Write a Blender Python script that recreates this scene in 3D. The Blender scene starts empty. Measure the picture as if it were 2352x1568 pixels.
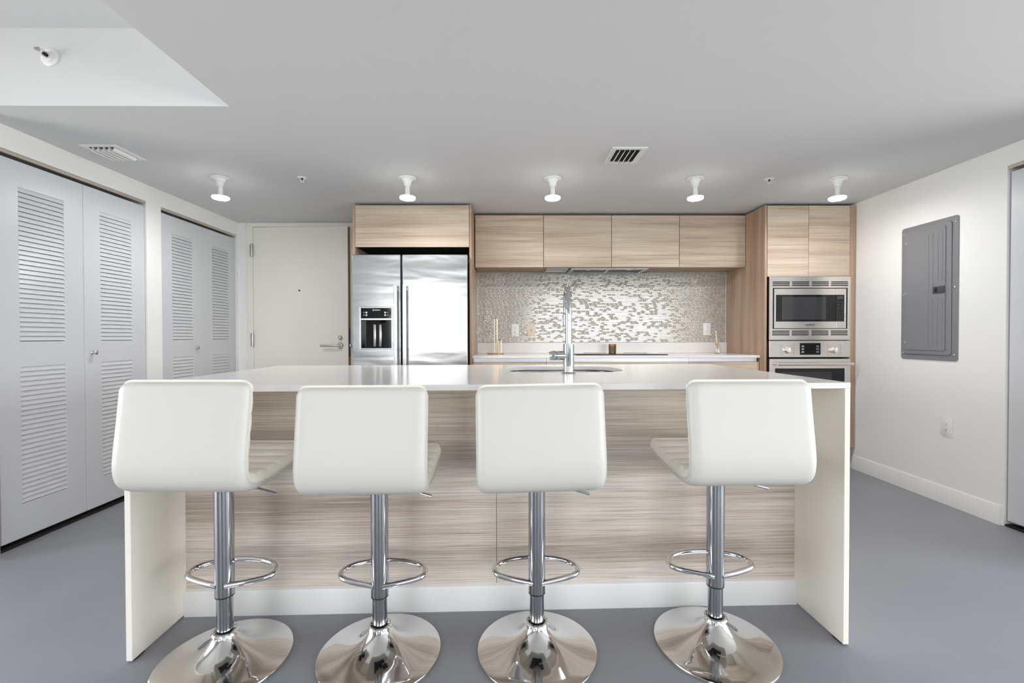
import bpy, bmesh, math, random
from mathutils import Vector, Matrix

random.seed(7)
S = bpy.context.scene
COL = S.collection
PI = math.pi

# ------------------------------------------------------------------ camera
F_PX, YAW, PITCH, ROLL, CAM_H = 1016.3, 0.0091, -0.0119, -0.0019, 1.07
cyw, syw, cp, sp = math.cos(YAW), math.sin(YAW), math.cos(PITCH), math.sin(PITCH)
r0 = Vector((cyw, -syw, 0)); fw = Vector((syw*cp, cyw*cp, sp)); u0 = Vector((-syw*sp, -cyw*sp, cp))
cr, sr = math.cos(ROLL), math.sin(ROLL)
right = cr*r0 + sr*u0; up = cr*u0 - sr*r0
cam = bpy.data.cameras.new('camera'); cam.sensor_width = 36; cam.lens = F_PX/2352*36
cam.clip_start = 0.02
camo = bpy.data.objects.new('camera', cam); COL.objects.link(camo)
M = Matrix((right, up, -fw)).transposed().to_4x4(); M.translation = Vector((0, 0, CAM_H))
camo.matrix_world = M
S.camera = camo

# ------------------------------------------------------------------ colour management, world, daylight
S.view_settings.view_transform = 'Standard'
S.view_settings.look = 'None'
S.view_settings.gamma = 1
S.view_settings.use_curve_mapping = False
S.view_settings.exposure = 1.48
SKY = 4.0
W = bpy.data.worlds.new('sky'); S.world = W; W.use_nodes = True
wt = W.node_tree; wt.nodes.clear()
wo = wt.nodes.new('ShaderNodeOutputWorld'); bg = wt.nodes.new('ShaderNodeBackground')
tc = wt.nodes.new('ShaderNodeTexCoord'); sx = wt.nodes.new('ShaderNodeSeparateXYZ'); rp = wt.nodes.new('ShaderNodeValToRGB')
mr = wt.nodes.new('ShaderNodeMapRange'); mr.inputs[1].default_value = -1; mr.inputs[2].default_value = 1
wt.links.new(tc.outputs['Generated'], sx.inputs[0]); wt.links.new(sx.outputs['Z'], mr.inputs[0])
wt.links.new(mr.outputs[0], rp.inputs[0]); wt.links.new(rp.outputs[0], bg.inputs[0]); wt.links.new(bg.outputs[0], wo.inputs[0])
e = rp.color_ramp.elements
e[0].position = 0.0; e[0].color = (0.95, 0.93, 0.90, 1)
e[1].position = 1.0; e[1].color = (0.82, 0.91, 1.0, 1)
for p, c in ((0.44, (0.85, 0.83, 0.80, 1)), (0.475, (0.30, 0.46, 0.47, 1)), (0.495, (0.36, 0.50, 0.52, 1)), (0.50, (0.95, 0.97, 1.0, 1))):
    k = rp.color_ramp.elements.new(p); k.color = c
bg.inputs[1].default_value = SKY

# front (behind the camera) windows: x0, x1, z0, z1 on the plane y = YW;  unseen side windows added for flatter light: y0, y1, z0, z1 on x = -XO and x = XO
YW, XO = -4.0, 4.6
WINDOWS = ((-2.95, -1.00, 0.72, 2.20), (0.80, 4.40, 0.85, 2.06))
FILL_SIDES = ((-1, (-1.3, 1.40, 0.06, 2.08)), (1, (-2.1, 1.75, 0.06, 2.06)))
for i, (a, b, c, d) in enumerate(WINDOWS):
    L = bpy.data.lights.new('daylight_portal', 'AREA'); L.shape = 'RECTANGLE'
    L.size = b-a; L.size_y = d-c; L.cycles.is_portal = True
    o = bpy.data.objects.new('daylight_portal', L); COL.objects.link(o)
    o.location = ((a+b)/2, YW+0.02, (c+d)/2); o.rotation_euler = (PI/2, 0, 0)   # -Z looks to +Y
for s_, (a, b, c, d) in FILL_SIDES:
    L = bpy.data.lights.new('daylight_portal', 'AREA'); L.shape = 'RECTANGLE'
    L.size = d-c; L.size_y = b-a; L.cycles.is_portal = True
    o = bpy.data.objects.new('daylight_portal', L); COL.objects.link(o)
    o.location = (s_*(XO-0.02), (a+b)/2, (c+d)/2); o.rotation_euler = (0, s_*PI/2, 0)

cy = S.cycles
cy.use_denoising = True
cy.max_bounces = 12; cy.diffuse_bounces = 6; cy.glossy_bounces = 5; cy.transmission_bounces = 8; cy.transparent_max_bounces = 12
cy.caustics_reflective = False; cy.caustics_refractive = False
cy.sample_clamp_indirect = 6; cy.blur_glossy = 0.5

BULB_EMIT = 102.0

# ------------------------------------------------------------------ node helpers
def lin(r, g=None, b=None):
    if g is None: g = b = r
    def f(c):
        c /= 255
        return c/12.92 if c <= 0.04045 else ((c+0.055)/1.055)**2.4
    return (f(r), f(g), f(b), 1)

class NT:
    def __init__(s, name):
        s.m = bpy.data.materials.new(name); s.m.use_nodes = True
        s.t = s.m.node_tree; s.b = s.t.nodes['Principled BSDF']
    def n(s, typ, **kw):
        x = s.t.nodes.new('ShaderNode'+typ)
        for k, v in kw.items(): setattr(x, k, v)
        return x
    def l(s, a, b): s.t.links.new(a, b)
    def math(s, op, a, b=None):
        x = s.n('Math', operation=op)
        for i, v in enumerate((a, b)):
            if v is None: continue
            if isinstance(v, (int, float)): x.inputs[i].default_value = v
            else: s.l(v, x.inputs[i])
        return x.outputs[0]
    def coords(s, scale=(1, 1, 1), rnd=False):
        tc = s.n('TexCoord'); mp = s.n('Mapping')
        s.l(tc.outputs['Object'], mp.inputs[0]); mp.inputs['Scale'].default_value = scale
        if rnd:
            oi = s.n('ObjectInfo'); v = s.math('MULTIPLY', oi.outputs['Random'], 37.0)
            c = s.n('CombineXYZ')
            for i in range(3): s.l(v, c.inputs[i])
            s.l(c.outputs[0], mp.inputs['Location'])
        return mp.outputs[0]
    def noise(s, vec, scale, detail=4, rough=0.5, dist=0.0):
        x = s.n('TexNoise'); s.l(vec, x.inputs['Vector'])
        x.inputs['Scale'].default_value = scale; x.inputs['Detail'].default_value = detail
        x.inputs['Roughness'].default_value = rough; x.inputs['Distortion'].default_value = dist
        return x.outputs['Fac']
    def ramp(s, fac, stops):
        x = s.n('ValToRGB'); s.l(fac, x.inputs[0]); el = x.color_ramp.elements
        el[0].position, el[0].color = stops[0]; el[1].position, el[1].color = stops[-1]
        for p, c in stops[1:-1]:
            k = el.new(p); k.color = c
        return x.outputs[0]
    def mix(s, fac, a, b, blend='MIX'):
        x = s.n('Mix', data_type='RGBA', blend_type=blend)
        for i, v in ((0, fac), (6, a), (7, b)):
            if isinstance(v, (int, float, tuple)): x.inputs[i].default_value = v
            else: s.l(v, x.inputs[i])
        return x.outputs[2]
    def bump(s, h, strength, dist=0.01):
        x = s.n('Bump'); x.inputs['Strength'].default_value = strength; x.inputs['Distance'].default_value = dist
        s.l(h, x.inputs['Height']); s.l(x.outputs[0], s.b.inputs['Normal'])

def plain(name, col, rough=0.5, metal=0.0, bump=None, var=0.0, spec=None, coat=None):
    k = NT(name)
    k.b.inputs['Base Color'].default_value = col
    k.b.inputs['Roughness'].default_value = rough; k.b.inputs['Metallic'].default_value = metal
    if spec is not None: k.b.inputs['Specular IOR Level'].default_value = spec
    if coat: k.b.inputs['Coat Weight'].default_value = coat
    if var:
        f = k.noise(k.coords(), 2.5, 5)
        d = tuple(c*(1-var) for c in col[:3])+(1,); l_ = tuple(min(1, c*(1+var)) for c in col[:3])+(1,)
        k.l(k.ramp(f, [(0.3, d), (0.7, l_)]), k.b.inputs['Base Color'])
    if bump:
        k.bump(k.noise(k.coords(), bump[0], 3), bump[1], bump[2] if len(bump) > 2 else 0.002)
    return k.m

def wood(name, along, stops, fine=0.35, rough=0.42, band=13.0, line=0.0, fmul=9.0, rnd=True):
    """streaky laminate; along = axis index of the grain"""
    k = NT(name)
    sc = [1.0, 1.0, 1.0]; sc[along] = 0.045
    v = k.coords(tuple(sc), rnd=rnd)
    broad = k.noise(v, band, 3, 0.5, 0.25)
    scf = list(sc); scf[along] = 0.011
    fine_n = k.noise(k.coords(tuple(scf), rnd=rnd), band*fmul, 4, 0.62, 0.0)
    mixv = k.math('ADD', k.math('MULTIPLY', broad, 1-fine), k.math('MULTIPLY', fine_n, fine))
    colr = k.ramp(mixv, stops)
    if line:
        sc2 = list(sc); sc2[along] = 0.010
        v2 = k.coords(tuple(sc2), rnd=rnd)
        ln = k.noise(v2, 300, 2, 0.6, 0.0)
        lm = k.ramp(ln, [(0.40, (0.62, 0.60, 0.58, 1)), (0.50, (1, 1, 1, 1)), (0.62, (1, 1, 1, 1)), (0.70, (1.25, 1.22, 1.18, 1))])
        colr = k.mix(line, colr, lm, 'MULTIPLY')
        k.bump(ln, 0.25, 0.001)
    k.l(colr, k.b.inputs['Base Color'])
    k.b.inputs['Roughness'].default_value = rough
    return k.m

def steel(name, col=(0.60, 0.59, 0.58, 1), rough=0.22, along=0, wav=0.0, brush=0.12):
    k = NT(name)
    k.b.inputs['Base Color'].default_value = col; k.b.inputs['Metallic'].default_value = 1
    sc = [1.0, 1.0, 1.0]; sc[along] = 0.02
    f = k.noise(k.coords(tuple(sc)), 400, 2)
    rr = k.n('MapRange'); k.l(f, rr.inputs[0]); rr.inputs[3].default_value = rough-brush*0.5; rr.inputs[4].default_value = rough+brush*0.5
    k.l(rr.outputs[0], k.b.inputs['Roughness'])
    if wav:
        h = k.noise(k.coords((1.2, 1, 5.0)), 1.6, 2, 0.4, 0.3)
        k.bump(h, wav, 0.02)
    return k.m

def emit(name, col, strength):
    k = NT(name); k.b.inputs['Base Color'].default_value = (0.9, 0.9, 0.9, 1)
    k.b.inputs['Emission Color'].default_value = col; k.b.inputs['Emission Strength'].default_value = strength
    return k.m

def glass(name, col, rough=0.02, ior=1.45):
    k = NT(name); k.b.inputs['Base Color'].default_value = col
    k.b.inputs['Transmission Weight'].default_value = 1; k.b.inputs['Roughness'].default_value = rough; k.b.inputs['IOR'].default_value = ior
    return k.m

MAT = {}
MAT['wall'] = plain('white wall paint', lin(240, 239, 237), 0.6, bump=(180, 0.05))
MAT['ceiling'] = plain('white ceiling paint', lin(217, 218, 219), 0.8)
MAT['pier'] = plain('dark tone for chrome reflections', lin(96, 106, 118), 0.6)  # dark tone added out of view so the chrome reflects darker
MAT['trim'] = plain('white gloss trim', lin(236, 235, 233), 0.35)
MAT['closet'] = plain('grey white door paint', lin(206, 208, 212), 0.38)
MAT['entry'] = plain('cream door paint', lin(240, 235, 226), 0.4)
MAT['entry_edge'] = plain('brown door edge', lin(150, 126, 98), 0.5)
MAT['dark'] = plain('dark cavity', lin(18, 17, 16), 0.7)
MAT['black'] = plain('black plastic', lin(22, 22, 24), 0.35)
MAT['blackglass'] = plain('black glass', lin(16, 16, 18), 0.06)
MAT['ovenglass'] = plain('smoked oven glass', lin(58, 58, 60), 0.08)
MAT['chrome'] = plain('chrome', (0.78, 0.78, 0.79, 1), 0.05, 1.0)
MAT['basechrome'] = plain('polished steel base', (0.74, 0.72, 0.70, 1), 0.06, 1.0)
MAT['column'] = steel('dark polished column', (0.43, 0.44, 0.455, 1), 0.10, 2, brush=0.10)
MAT['tapchrome'] = plain('tap chrome', (0.60, 0.61, 0.63, 1), 0.06, 1.0)
MAT['satin'] = plain('satin nickel', (0.52, 0.51, 0.49, 1), 0.28, 1.0)
MAT['track'] = plain('aluminium track', lin(196, 186, 172), 0.35, 0.35)
MAT['leather'] = plain('off white leather', lin(213, 210, 202), 0.42, bump=(420, 0.10, 0.001))  # colour darkened to offset strong window light on the stool backs
MAT['leather_lightened'] = plain('ivory leather cushion', lin(240, 236, 226), 0.45, bump=(420, 0.10, 0.001))  # same leather, colour lightened to make up for shade on the seats
MAT['quartz'] = plain('white quartz', lin(232, 229, 226), 0.17, bump=None)
MAT['slab'] = plain('cream quartz side slab', lin(241, 236, 225), 0.3)
MAT['wood_front'] = wood('light oak laminate, horizontal grain', 0,
    [(0.30, lin(158, 134, 114)), (0.42, lin(190, 168, 148)), (0.52, lin(207, 188, 168)), (0.66, lin(220, 204, 186))], 0.42, 0.5, band=17, line=0.35, fmul=7)
MAT['wood_side_shaded'] = wood('oak laminate, vertical grain', 2,  # darker oak tones carry the shading of the side panels
    [(0.30, lin(140, 112, 92)), (0.45, lin(168, 140, 118)), (0.60, lin(186, 160, 138)), (0.72, lin(196, 172, 150))], 0.35, band=16)
MAT['wood_edge'] = wood('pale laminate edge', 2, [(0.3, lin(188, 172, 156)), (0.7, lin(205, 190, 175))], 0.3)
MAT['wood_island'] = wood('grey brown ribbed laminate', 0,
    [(0.34, lin(176, 160, 146)), (0.44, lin(212, 198, 184)), (0.54, lin(228, 217, 205)), (0.66, lin(240, 231, 221))], 0.40, 0.5, band=11, line=0.6, fmul=24, rnd=False)
MAT['steel'] = steel('brushed stainless steel', rough=0.20, along=0)
MAT['fridge'] = steel('fridge stainless steel', (0.50, 0.50, 0.50, 1), 0.24, 0, wav=0.32, brush=0.08)
MAT['handle'] = steel('pale steel handle', (0.72, 0.72, 0.73, 1), 0.28, 2)
MAT['bronze_steel'] = steel('warm stainless steel', (0.80, 0.755, 0.71, 1), 0.26, 0, brush=0.06)
MAT['pale_metal'] = plain('pale satin metal', (0.78, 0.75, 0.71, 1), 0.32, 1.0)
MAT['filter'] = plain('dark filter mesh', (0.22, 0.20, 0.18, 1), 0.4, 1.0)
MAT['brass'] = plain('polished brass', (0.83, 0.60, 0.32, 1), 0.14, 1.0)
MAT['plate'] = plain('white plastic plate', lin(236, 236, 234), 0.35)
MAT['almond'] = plain('almond plastic plate', lin(226, 208, 190), 0.4)
MAT['slot'] = plain('dark slot', lin(60, 58, 56), 0.6)
MAT['panel'] = plain('grey enamel', lin(128, 127, 132), 0.38)
MAT['panel_dark'] = plain('dark grey latch', lin(70, 70, 76), 0.4)
MAT['screw'] = plain('zinc screw', (0.6, 0.6, 0.6, 1), 0.3, 1.0)
MAT['fixture'] = plain('white porcelain', lin(238, 238, 236), 0.3)
MAT['bulb'] = emit('lit bulb lens', (1.0, 0.985, 0.965, 1), BULB_EMIT)
MAT['bulb_rim'] = emit('glowing bulb rim', (1.0, 0.98, 0.95, 1), 14)
MAT['channel'] = plain('pale aluminium channel', (0.80, 0.82, 0.85, 1), 0.35, 0.6)
MAT['candle_glass'] = plain('olive brown candle glass', lin(96, 84, 58), 0.15)
MAT['copper'] = plain('amber candle rim', lin(190, 110, 60), 0.3, 0.3)
MAT['cork'] = plain('cork', lin(196, 140, 84), 0.8, bump=(300, 0.4))
MAT['reed'] = plain('pale reed', lin(236, 226, 214), 0.7)
MAT['glass'] = glass('clear glass', (0.97, 0.98, 0.97, 1))
MAT['liquid'] = glass('clear liquid', (0.93, 0.93, 0.86, 1), 0.0, 1.33)
MAT['white_ink'] = plain('white print', lin(225, 228, 232), 0.5)
MAT['dark_ink'] = plain('dark print', lin(50, 48, 46), 0.5)
MAT['grey_ink'] = plain('grey print', lin(120, 116, 112), 0.5)
MAT['rubber'] = plain('black rubber', lin(20, 20, 20), 0.6)
MAT['crystal'] = plain('knurled chrome', (0.85, 0.85, 0.86, 1), 0.12, 1.0)

def floor_mat():
    k = NT('grey painted concrete')
    v = k.coords()
    a = k.noise(v, 1.3, 6, 0.6); b = k.noise(v, 140, 2)
    c = k.ramp(a, [(0.3, lin(134, 136, 142)), (0.5, lin(139, 141, 147)), (0.7, lin(144, 146, 151))])
    sp_ = k.ramp(b, [(0.70, (1, 1, 1, 1)), (0.76, (0.72, 0.72, 0.72, 1))])
    k.l(k.mix(1.0, c, sp_, 'MULTIPLY'), k.b.inputs['Base Color'])
    rr = k.n('MapRange'); k.l(a, rr.inputs[0]); rr.inputs[3].default_value = 0.34; rr.inputs[4].default_value = 0.50
    k.l(rr.outputs[0], k.b.inputs['Roughness'])
    k.bump(k.noise(v, 30, 3), 0.04, 0.003)
    return k.m
MAT['floor'] = floor_mat()

def mosaic_mat():
    k = NT('linear glass mosaic')
    RH, TL = 0.0140, 0.040
    tc = k.n('TexCoord'); sep = k.n('SeparateXYZ'); k.l(tc.outputs['Object'], sep.inputs[0])
    x, z = sep.outputs['X'], sep.outputs['Z']
    zr = k.math('DIVIDE', z, RH); row = k.math('FLOOR', zr); fz = k.math('FRACT', zr)
    wr = k.n('TexWhiteNoise', noise_dimensions='1D'); k.l(k.math('ADD', k.math('MULTIPLY', row, 1.73), 0.41), wr.inputs['W'])
    off = k.math('MULTIPLY', wr.outputs['Value'], 5.0)
    xr = k.math('ADD', k.math('DIVIDE', x, TL), off); cell = k.math('FLOOR', xr); fx = k.math('FRACT', xr)
    cv = k.n('CombineXYZ'); k.l(k.math('ADD', k.math('MULTIPLY', cell, 1.37), 11.3), cv.inputs[0]); k.l(k.math('ADD', k.math('MULTIPLY', row, 2.11), 5.7), cv.inputs[1])
    wn = k.n('TexWhiteNoise', noise_dimensions='3D'); k.l(cv.outputs[0], wn.inputs['Vector'])
    rnd = wn.outputs['Value']
    # stud: small square at the tile end;  grout: thin lines
    stud = k.math('LESS_THAN', fx, 0.16)
    gz = k.math('LESS_THAN', fz, 0.26); gx = k.math('LESS_THAN', k.math('ABSOLUTE', k.math('SUBTRACT', fx, 0.20)), 0.035)
    gx2 = k.math('GREATER_THAN', fx, 0.965)
    grout = k.math('MAXIMUM', gz, k.math('MAXIMUM', gx, gx2))
    tile = k.ramp(rnd, [(0.0, lin(186, 177, 168)), (0.28, lin(194, 186, 177)), (0.55, lin(206, 198, 188)), (0.8, lin(210, 208, 200)), (1.0, lin(190, 192, 188))])
    k.t.nodes[-1].color_ramp.interpolation = 'CONSTANT' if False else 'LINEAR'
    c1 = k.mix(stud, tile, (0.96, 0.93, 0.89, 1))
    c2 = k.mix(grout, c1, lin(164, 156, 146))
    k.l(c2, k.b.inputs['Base Color'])
    gloss = k.math('GREATER_THAN', rnd, 0.42)
    met = k.math('MULTIPLY', k.math('MAXIMUM', k.math('MULTIPLY', gloss, 0.55), k.math('MULTIPLY', stud, 0.5)), k.math('SUBTRACT', 1.0, grout))
    k.l(met, k.b.inputs['Metallic'])
    ro = k.math('MAXIMUM', k.math('SUBTRACT', 0.42, k.math('MULTIPLY', gloss, 0.24)), k.math('MULTIPLY', grout, 0.8))
    k.l(ro, k.b.inputs['Roughness'])
    h = k.math('SUBTRACT', 1.0, grout)
    k.bump(h, 0.35, 0.0015)
    return k.m
MAT['mosaic'] = mosaic_mat()

def pane_mat():
    k = NT('window pane')
    tr = k.n('BsdfTransparent'); gl = k.n('BsdfGlossy'); mx = k.n('MixShader'); fr = k.n('Fresnel')
    gl.inputs['Roughness'].default_value = 0.0; fr.inputs['IOR'].default_value = 1.35
    k.l(fr.outputs[0], mx.inputs[0]); k.l(tr.outputs[0], mx.inputs[1]); k.l(gl.outputs[0], mx.inputs[2])
    k.l(mx.outputs[0], k.t.nodes['Material Output'].inputs[0])
    return k.m
MAT['pane'] = pane_mat()

# ------------------------------------------------------------------ mesh helpers
class G:
    def __init__(s): s.bm = bmesh.new()
    def _add(s, b):
        me = bpy.data.meshes.new('tmp'); b.to_mesh(me); b.free(); s.bm.from_mesh(me); bpy.data.meshes.remove(me)
    def box(s, x0, x1, y0, y1, z0, z1, bev=0.0, seg=2, m=None):
        b = bmesh.new(); bmesh.ops.create_cube(b, size=1)
        for v in b.verts:
            v.co = Vector((x0+(v.co.x+.5)*(x1-x0), y0+(v.co.y+.5)*(y1-y0), z0+(v.co.z+.5)*(z1-z0)))
        if bev: bmesh.ops.bevel(b, geom=b.edges[:], offset=bev, segments=seg, profile=0.5, affect='EDGES')
        if m is not None: b.transform(m)
        s._add(b); return s
    def loft(s, rings, closed=False, caps=True):
        b = s.bm; vs = [[b.verts.new(p) for p in r] for r in rings]; n = len(vs[0])
        rng = range(len(vs)) if closed else range(len(vs)-1)
        for i in rng:
            A, B = vs[i], vs[(i+1) % len(vs)]
            for j in range(n): b.faces.new((A[j], A[(j+1) % n], B[(j+1) % n], B[j]))
        if caps and not closed:
            b.faces.new(vs[0][::-1]); b.faces.new(vs[-1])
        return s
    def lathe(s, prof, c=(0, 0, 0), axis='Z', seg=40):
        """prof: (r, h) along the axis"""
        b = s.bm; rings = []
        def P(r, h, a):
            x, y = r*math.cos(a), r*math.sin(a)
            q = {'Z': (x, y, h), 'Y': (x, h, y), 'X': (h, x, y)}[axis]
            return Vector(c)+Vector(q)
        for r, h in prof:
            if r < 1e-6: rings.append([b.verts.new(P(0, h, 0))])
            else: rings.append([b.verts.new(P(r, h, 2*PI*i/seg)) for i in range(seg)])
        for A, B in zip(rings, rings[1:]):
            for i in range(seg):
                j = (i+1) % seg
                if len(A) == 1 and len(B) == 1: continue
                if len(A) == 1: b.faces.new((A[0], B[j], B[i]))
                elif len(B) == 1: b.faces.new((A[i], A[j], B[0]))
                else: b.faces.new((A[i], A[j], B[j], B[i]))
        if len(rings[0]) > 1: b.faces.new(rings[0][::-1])
        if len(rings[-1]) > 1: b.faces.new(rings[-1])
        return s
    def cyl(s, c, r, h0, h1, axis='Z', seg=32, bev=0.0):
        pr = [(r, h0), (r, h1)] if not bev else [(r-bev, h0), (r, h0+bev), (r, h1-bev), (r-bev, h1)]
        return s.lathe(pr, c, axis, seg)
    def tube(s, pts, r, seg=12, closed=False):
        pts = [Vector(p) for p in pts]; n = len(pts); T = []
        for i in range(n):
            a = pts[(i-1) % n] if (closed or i > 0) else pts[i]
            b = pts[(i+1) % n] if (closed or i < n-1) else pts[i]
            T.append((b-a).normalized())
        nrm = T[0].orthogonal().normalized(); rings = []
        for i in range(n):
            if i: nrm = (T[i-1].rotation_difference(T[i]) @ nrm).normalized()
            nrm = (nrm-T[i]*nrm.dot(T[i])).normalized(); bn = T[i].cross(nrm)
            rr = r[i] if isinstance(r, (list, tuple)) else r
            rings.append([pts[i]+(nrm*math.cos(2*PI*k/seg)+bn*math.sin(2*PI*k/seg))*rr for k in range(seg)])
        return s.loft(rings, closed)
    def prism(s, poly, axis, a, b):
        """poly of 2D points in the plane perpendicular to axis, extruded a..b"""
        def P(p, h): return {'X': (h, p[0], p[1]), 'Y': (p[0], h, p[1]), 'Z': (p[0], p[1], h)}[axis]
        return s.loft([[P(p, a) for p in poly], [P(p, b) for p in poly]])
    def holed(s, axis, u0, u1, v0, v1, holes, a, b):
        """flat slab between a and b along axis, spanning u (first other axis) and v, with rectangular holes (u0,u1,v0,v1)"""
        us = sorted({u0, u1, *[h[0] for h in holes], *[h[1] for h in holes]}); vs = sorted({v0, v1, *[h[2] for h in holes], *[h[3] for h in holes]})
        us = [u for u in us if u0-1e-9 <= u <= u1+1e-9]; vs = [v for v in vs if v0-1e-9 <= v <= v1+1e-9]
        def P(u, v, h): return {'X': (h, u, v), 'Y': (u, h, v), 'Z': (u, v, h)}[axis]
        bm = s.bm; cache = {}
        def V(i, j, h):
            k = (i, j, h)
            if k not in cache: cache[k] = bm.verts.new(P(us[i], vs[j], h))
            return cache[k]
        def solid(i, j):
            if i < 0 or j < 0 or i >= len(us)-1 or j >= len(vs)-1: return False
            cu, cv = (us[i]+us[i+1])/2, (vs[j]+vs[j+1])/2
            return not any(h[0] < cu < h[1] and h[2] < cv < h[3] for h in holes)
        for i in range(len(us)-1):
            for j in range(len(vs)-1):
                if not solid(i, j): continue
                for h in (a, b): bm.faces.new((V(i, j, h), V(i+1, j, h), V(i+1, j+1, h), V(i, j+1, h)))
                if not solid(i-1, j): bm.faces.new((V(i, j, a), V(i, j+1, a), V(i, j+1, b), V(i, j, b)))
                if not solid(i+1, j): bm.faces.new((V(i+1, j, a), V(i+1, j+1, a), V(i+1, j+1, b), V(i+1, j, b)))
                if not solid(i, j-1): bm.faces.new((V(i, j, a), V(i+1, j, a), V(i+1, j, b), V(i, j, b)))
                if not solid(i, j+1): bm.faces.new((V(i, j+1, a), V(i+1, j+1, a), V(i+1, j+1, b), V(i, j+1, b)))
        return s
    def loops_slab(s, outer, inner, z0, z1):
        """horizontal slab with a freeform hole"""
        for z, flip in ((z0, 1), (z1, 0)):
            b = bmesh.new()
            eds = []
            for lp in (outer, inner):
                vv = [b.verts.new((p[0], p[1], z)) for p in lp]
                eds += [b.edges.new((vv[i], vv[(i+1) % len(vv)])) for i in range(len(vv))]
            bmesh.ops.triangle_fill(b, use_beauty=True, use_dissolve=False, edges=eds, normal=(0, 0, 1))
            s._add(b)
        for lp in (outer, inner):
            bm = s.bm
            A = [bm.verts.new((p[0], p[1], z0)) for p in lp]; B = [bm.verts.new((p[0], p[1], z1)) for p in lp]
            for i in range(len(lp)):
                j = (i+1) % len(lp); bm.faces.new((A[i], A[j], B[j], B[i]))
        bmesh.ops.remove_doubles(s.bm, verts=s.bm.verts[:], dist=1e-5)
        return s

def rrect(cx, cy, w, h, r, n=8):
    out = []
    for qx, qy, a0 in ((1, 1, 0), (-1, 1, PI/2), (-1, -1, PI), (1, -1, 1.5*PI)):
        for i in range(n+1):
            a = a0+PI/2*i/n
            out.append((cx+qx*(w/2-r)+r*math.cos(a), cy+qy*(h/2-r)+r*math.sin(a)))
    return out

def obj(name, g, mat, parent=None, smooth=True, origin=None, bevel=0.0):
    """ONE mesh object. Coordinates in g are world coordinates unless the parent is 'local'."""
    bm = g.bm
    bmesh.ops.recalc_face_normals(bm, faces=bm.faces[:])
    off = None
    if origin is not None: off = Vector(origin)
    elif parent is not None and not parent.get('_local'):
        q = parent; off = Vector((0, 0, 0))
        while q is not None: off += q.location; q = q.parent
    if off is not None: bmesh.ops.translate(bm, verts=bm.verts[:], vec=-off)
    me = bpy.data.meshes.new(name); bm.to_mesh(me); bm.free()
    if smooth:
        me.polygons.foreach_set('use_smooth', [True]*len(me.polygons)); me.set_sharp_from_angle(angle=math.radians(35))
    me.materials.append(MAT[mat] if isinstance(mat, str) else mat)
    o = bpy.data.objects.new(name, me); COL.objects.link(o)
    if parent is not None: o.parent = parent
    elif origin is not None: o.location = origin
    if parent is not None and parent.get('_local'): o['_local'] = 1
    if bevel:
        md = o.modifiers.new('edge', 'BEVEL'); md.width = bevel; md.segments = 2; md.limit_method = 'ANGLE'; md.angle_limit = math.radians(50)
    return o

def thing(name, loc, label, cat, group=None, kind=None, rotz=0.0, local=False):
    o = bpy.data.objects.new(name, None); COL.objects.link(o); o.location = loc; o.rotation_euler = (0, 0, rotz)
    o.empty_display_size = 0.05
    o['label'] = label; o['category'] = cat
    if group: o['group'] = group
    if kind: o['kind'] = kind
    if local: o['_local'] = 1
    return o

def tag(o, label, cat, group=None, kind=None):
    o['label'] = label; o['category'] = cat
    if group: o['group'] = group
    if kind: o['kind'] = kind
    return o

def copy_tree(o, parent=None):
    c = o.copy(); COL.objects.link(c)
    if parent is not None: c.parent = parent
    for ch in list(o.children): copy_tree(ch, c)
    return c

def lettering(text, size, mat, parent, loc, rot, name='lettering'):
    cu = bpy.data.curves.new(name, 'FONT'); cu.body = text; cu.size = size; cu.align_x = 'LEFT'; cu.align_y = 'CENTER'; cu.extrude = 0.0003
    cu.offset = size*0.02
    cu.materials.append(MAT[mat])
    tmp = bpy.data.objects.new(name, cu); COL.objects.link(tmp)
    me = bpy.data.meshes.new_from_object(tmp.evaluated_get(bpy.context.evaluated_depsgraph_get()))
    bpy.data.objects.remove(tmp); me.name = name
    o = bpy.data.objects.new(name, me); COL.objects.link(o); o.parent = parent
    q = parent; off = Vector((0, 0, 0))
    while q is not None: off += q.location; q = q.parent
    o.location = Vector(loc)-off; o.rotation_euler = rot
    return o

# ------------------------------------------------------------------ room dimensions
XL, XR, YB, ZC, ZH = -2.503, 2.783, 4.139, 2.126, 2.479
YLW, YRW = 2.08, 1.88   # where the closet blocks end

# floor
tag(obj('floor', G().box(-XO-.2, XO+.2, YW-.2, YB+1.4, -0.12, 0.0), 'floor', smooth=False),
    'grey painted concrete floor with small dark specks', 'floor', kind='structure')

# ceiling: low main part, with the raised bay on the left towards the camera
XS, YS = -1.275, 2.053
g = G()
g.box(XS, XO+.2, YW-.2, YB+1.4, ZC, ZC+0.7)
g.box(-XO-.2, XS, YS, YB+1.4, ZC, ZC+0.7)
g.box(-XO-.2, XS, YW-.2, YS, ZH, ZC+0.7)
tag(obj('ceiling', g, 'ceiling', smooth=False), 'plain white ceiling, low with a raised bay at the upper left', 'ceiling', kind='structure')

# back wall with the entry door opening
DOX0, DOX1, DOZ = -2.410, -1.418, 2.122
g = G().holed('Y', XL-0.8, XR+0.8, 0.0, ZC, [(DOX0, DOX1, 0.0, DOZ)], YB, YB+0.16)
tag(obj('wall_back', g, 'wall', smooth=False), 'white back wall holding the cream entry door', 'wall', kind='structure')
g = G().box(DOX0-.1, DOX1+.1, YB+1.2, YB+1.3, 0, ZC).box(DOX0-.2, DOX0-.1, YB+.16, YB+1.3, 0, ZC).box(DOX1+.1, DOX1+.2, YB+.16, YB+1.3, 0, ZC)
tag(obj('wall_hall', g, 'wall', smooth=False), 'hall wall out of sight behind the entry door', 'wall', kind='structure')

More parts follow.
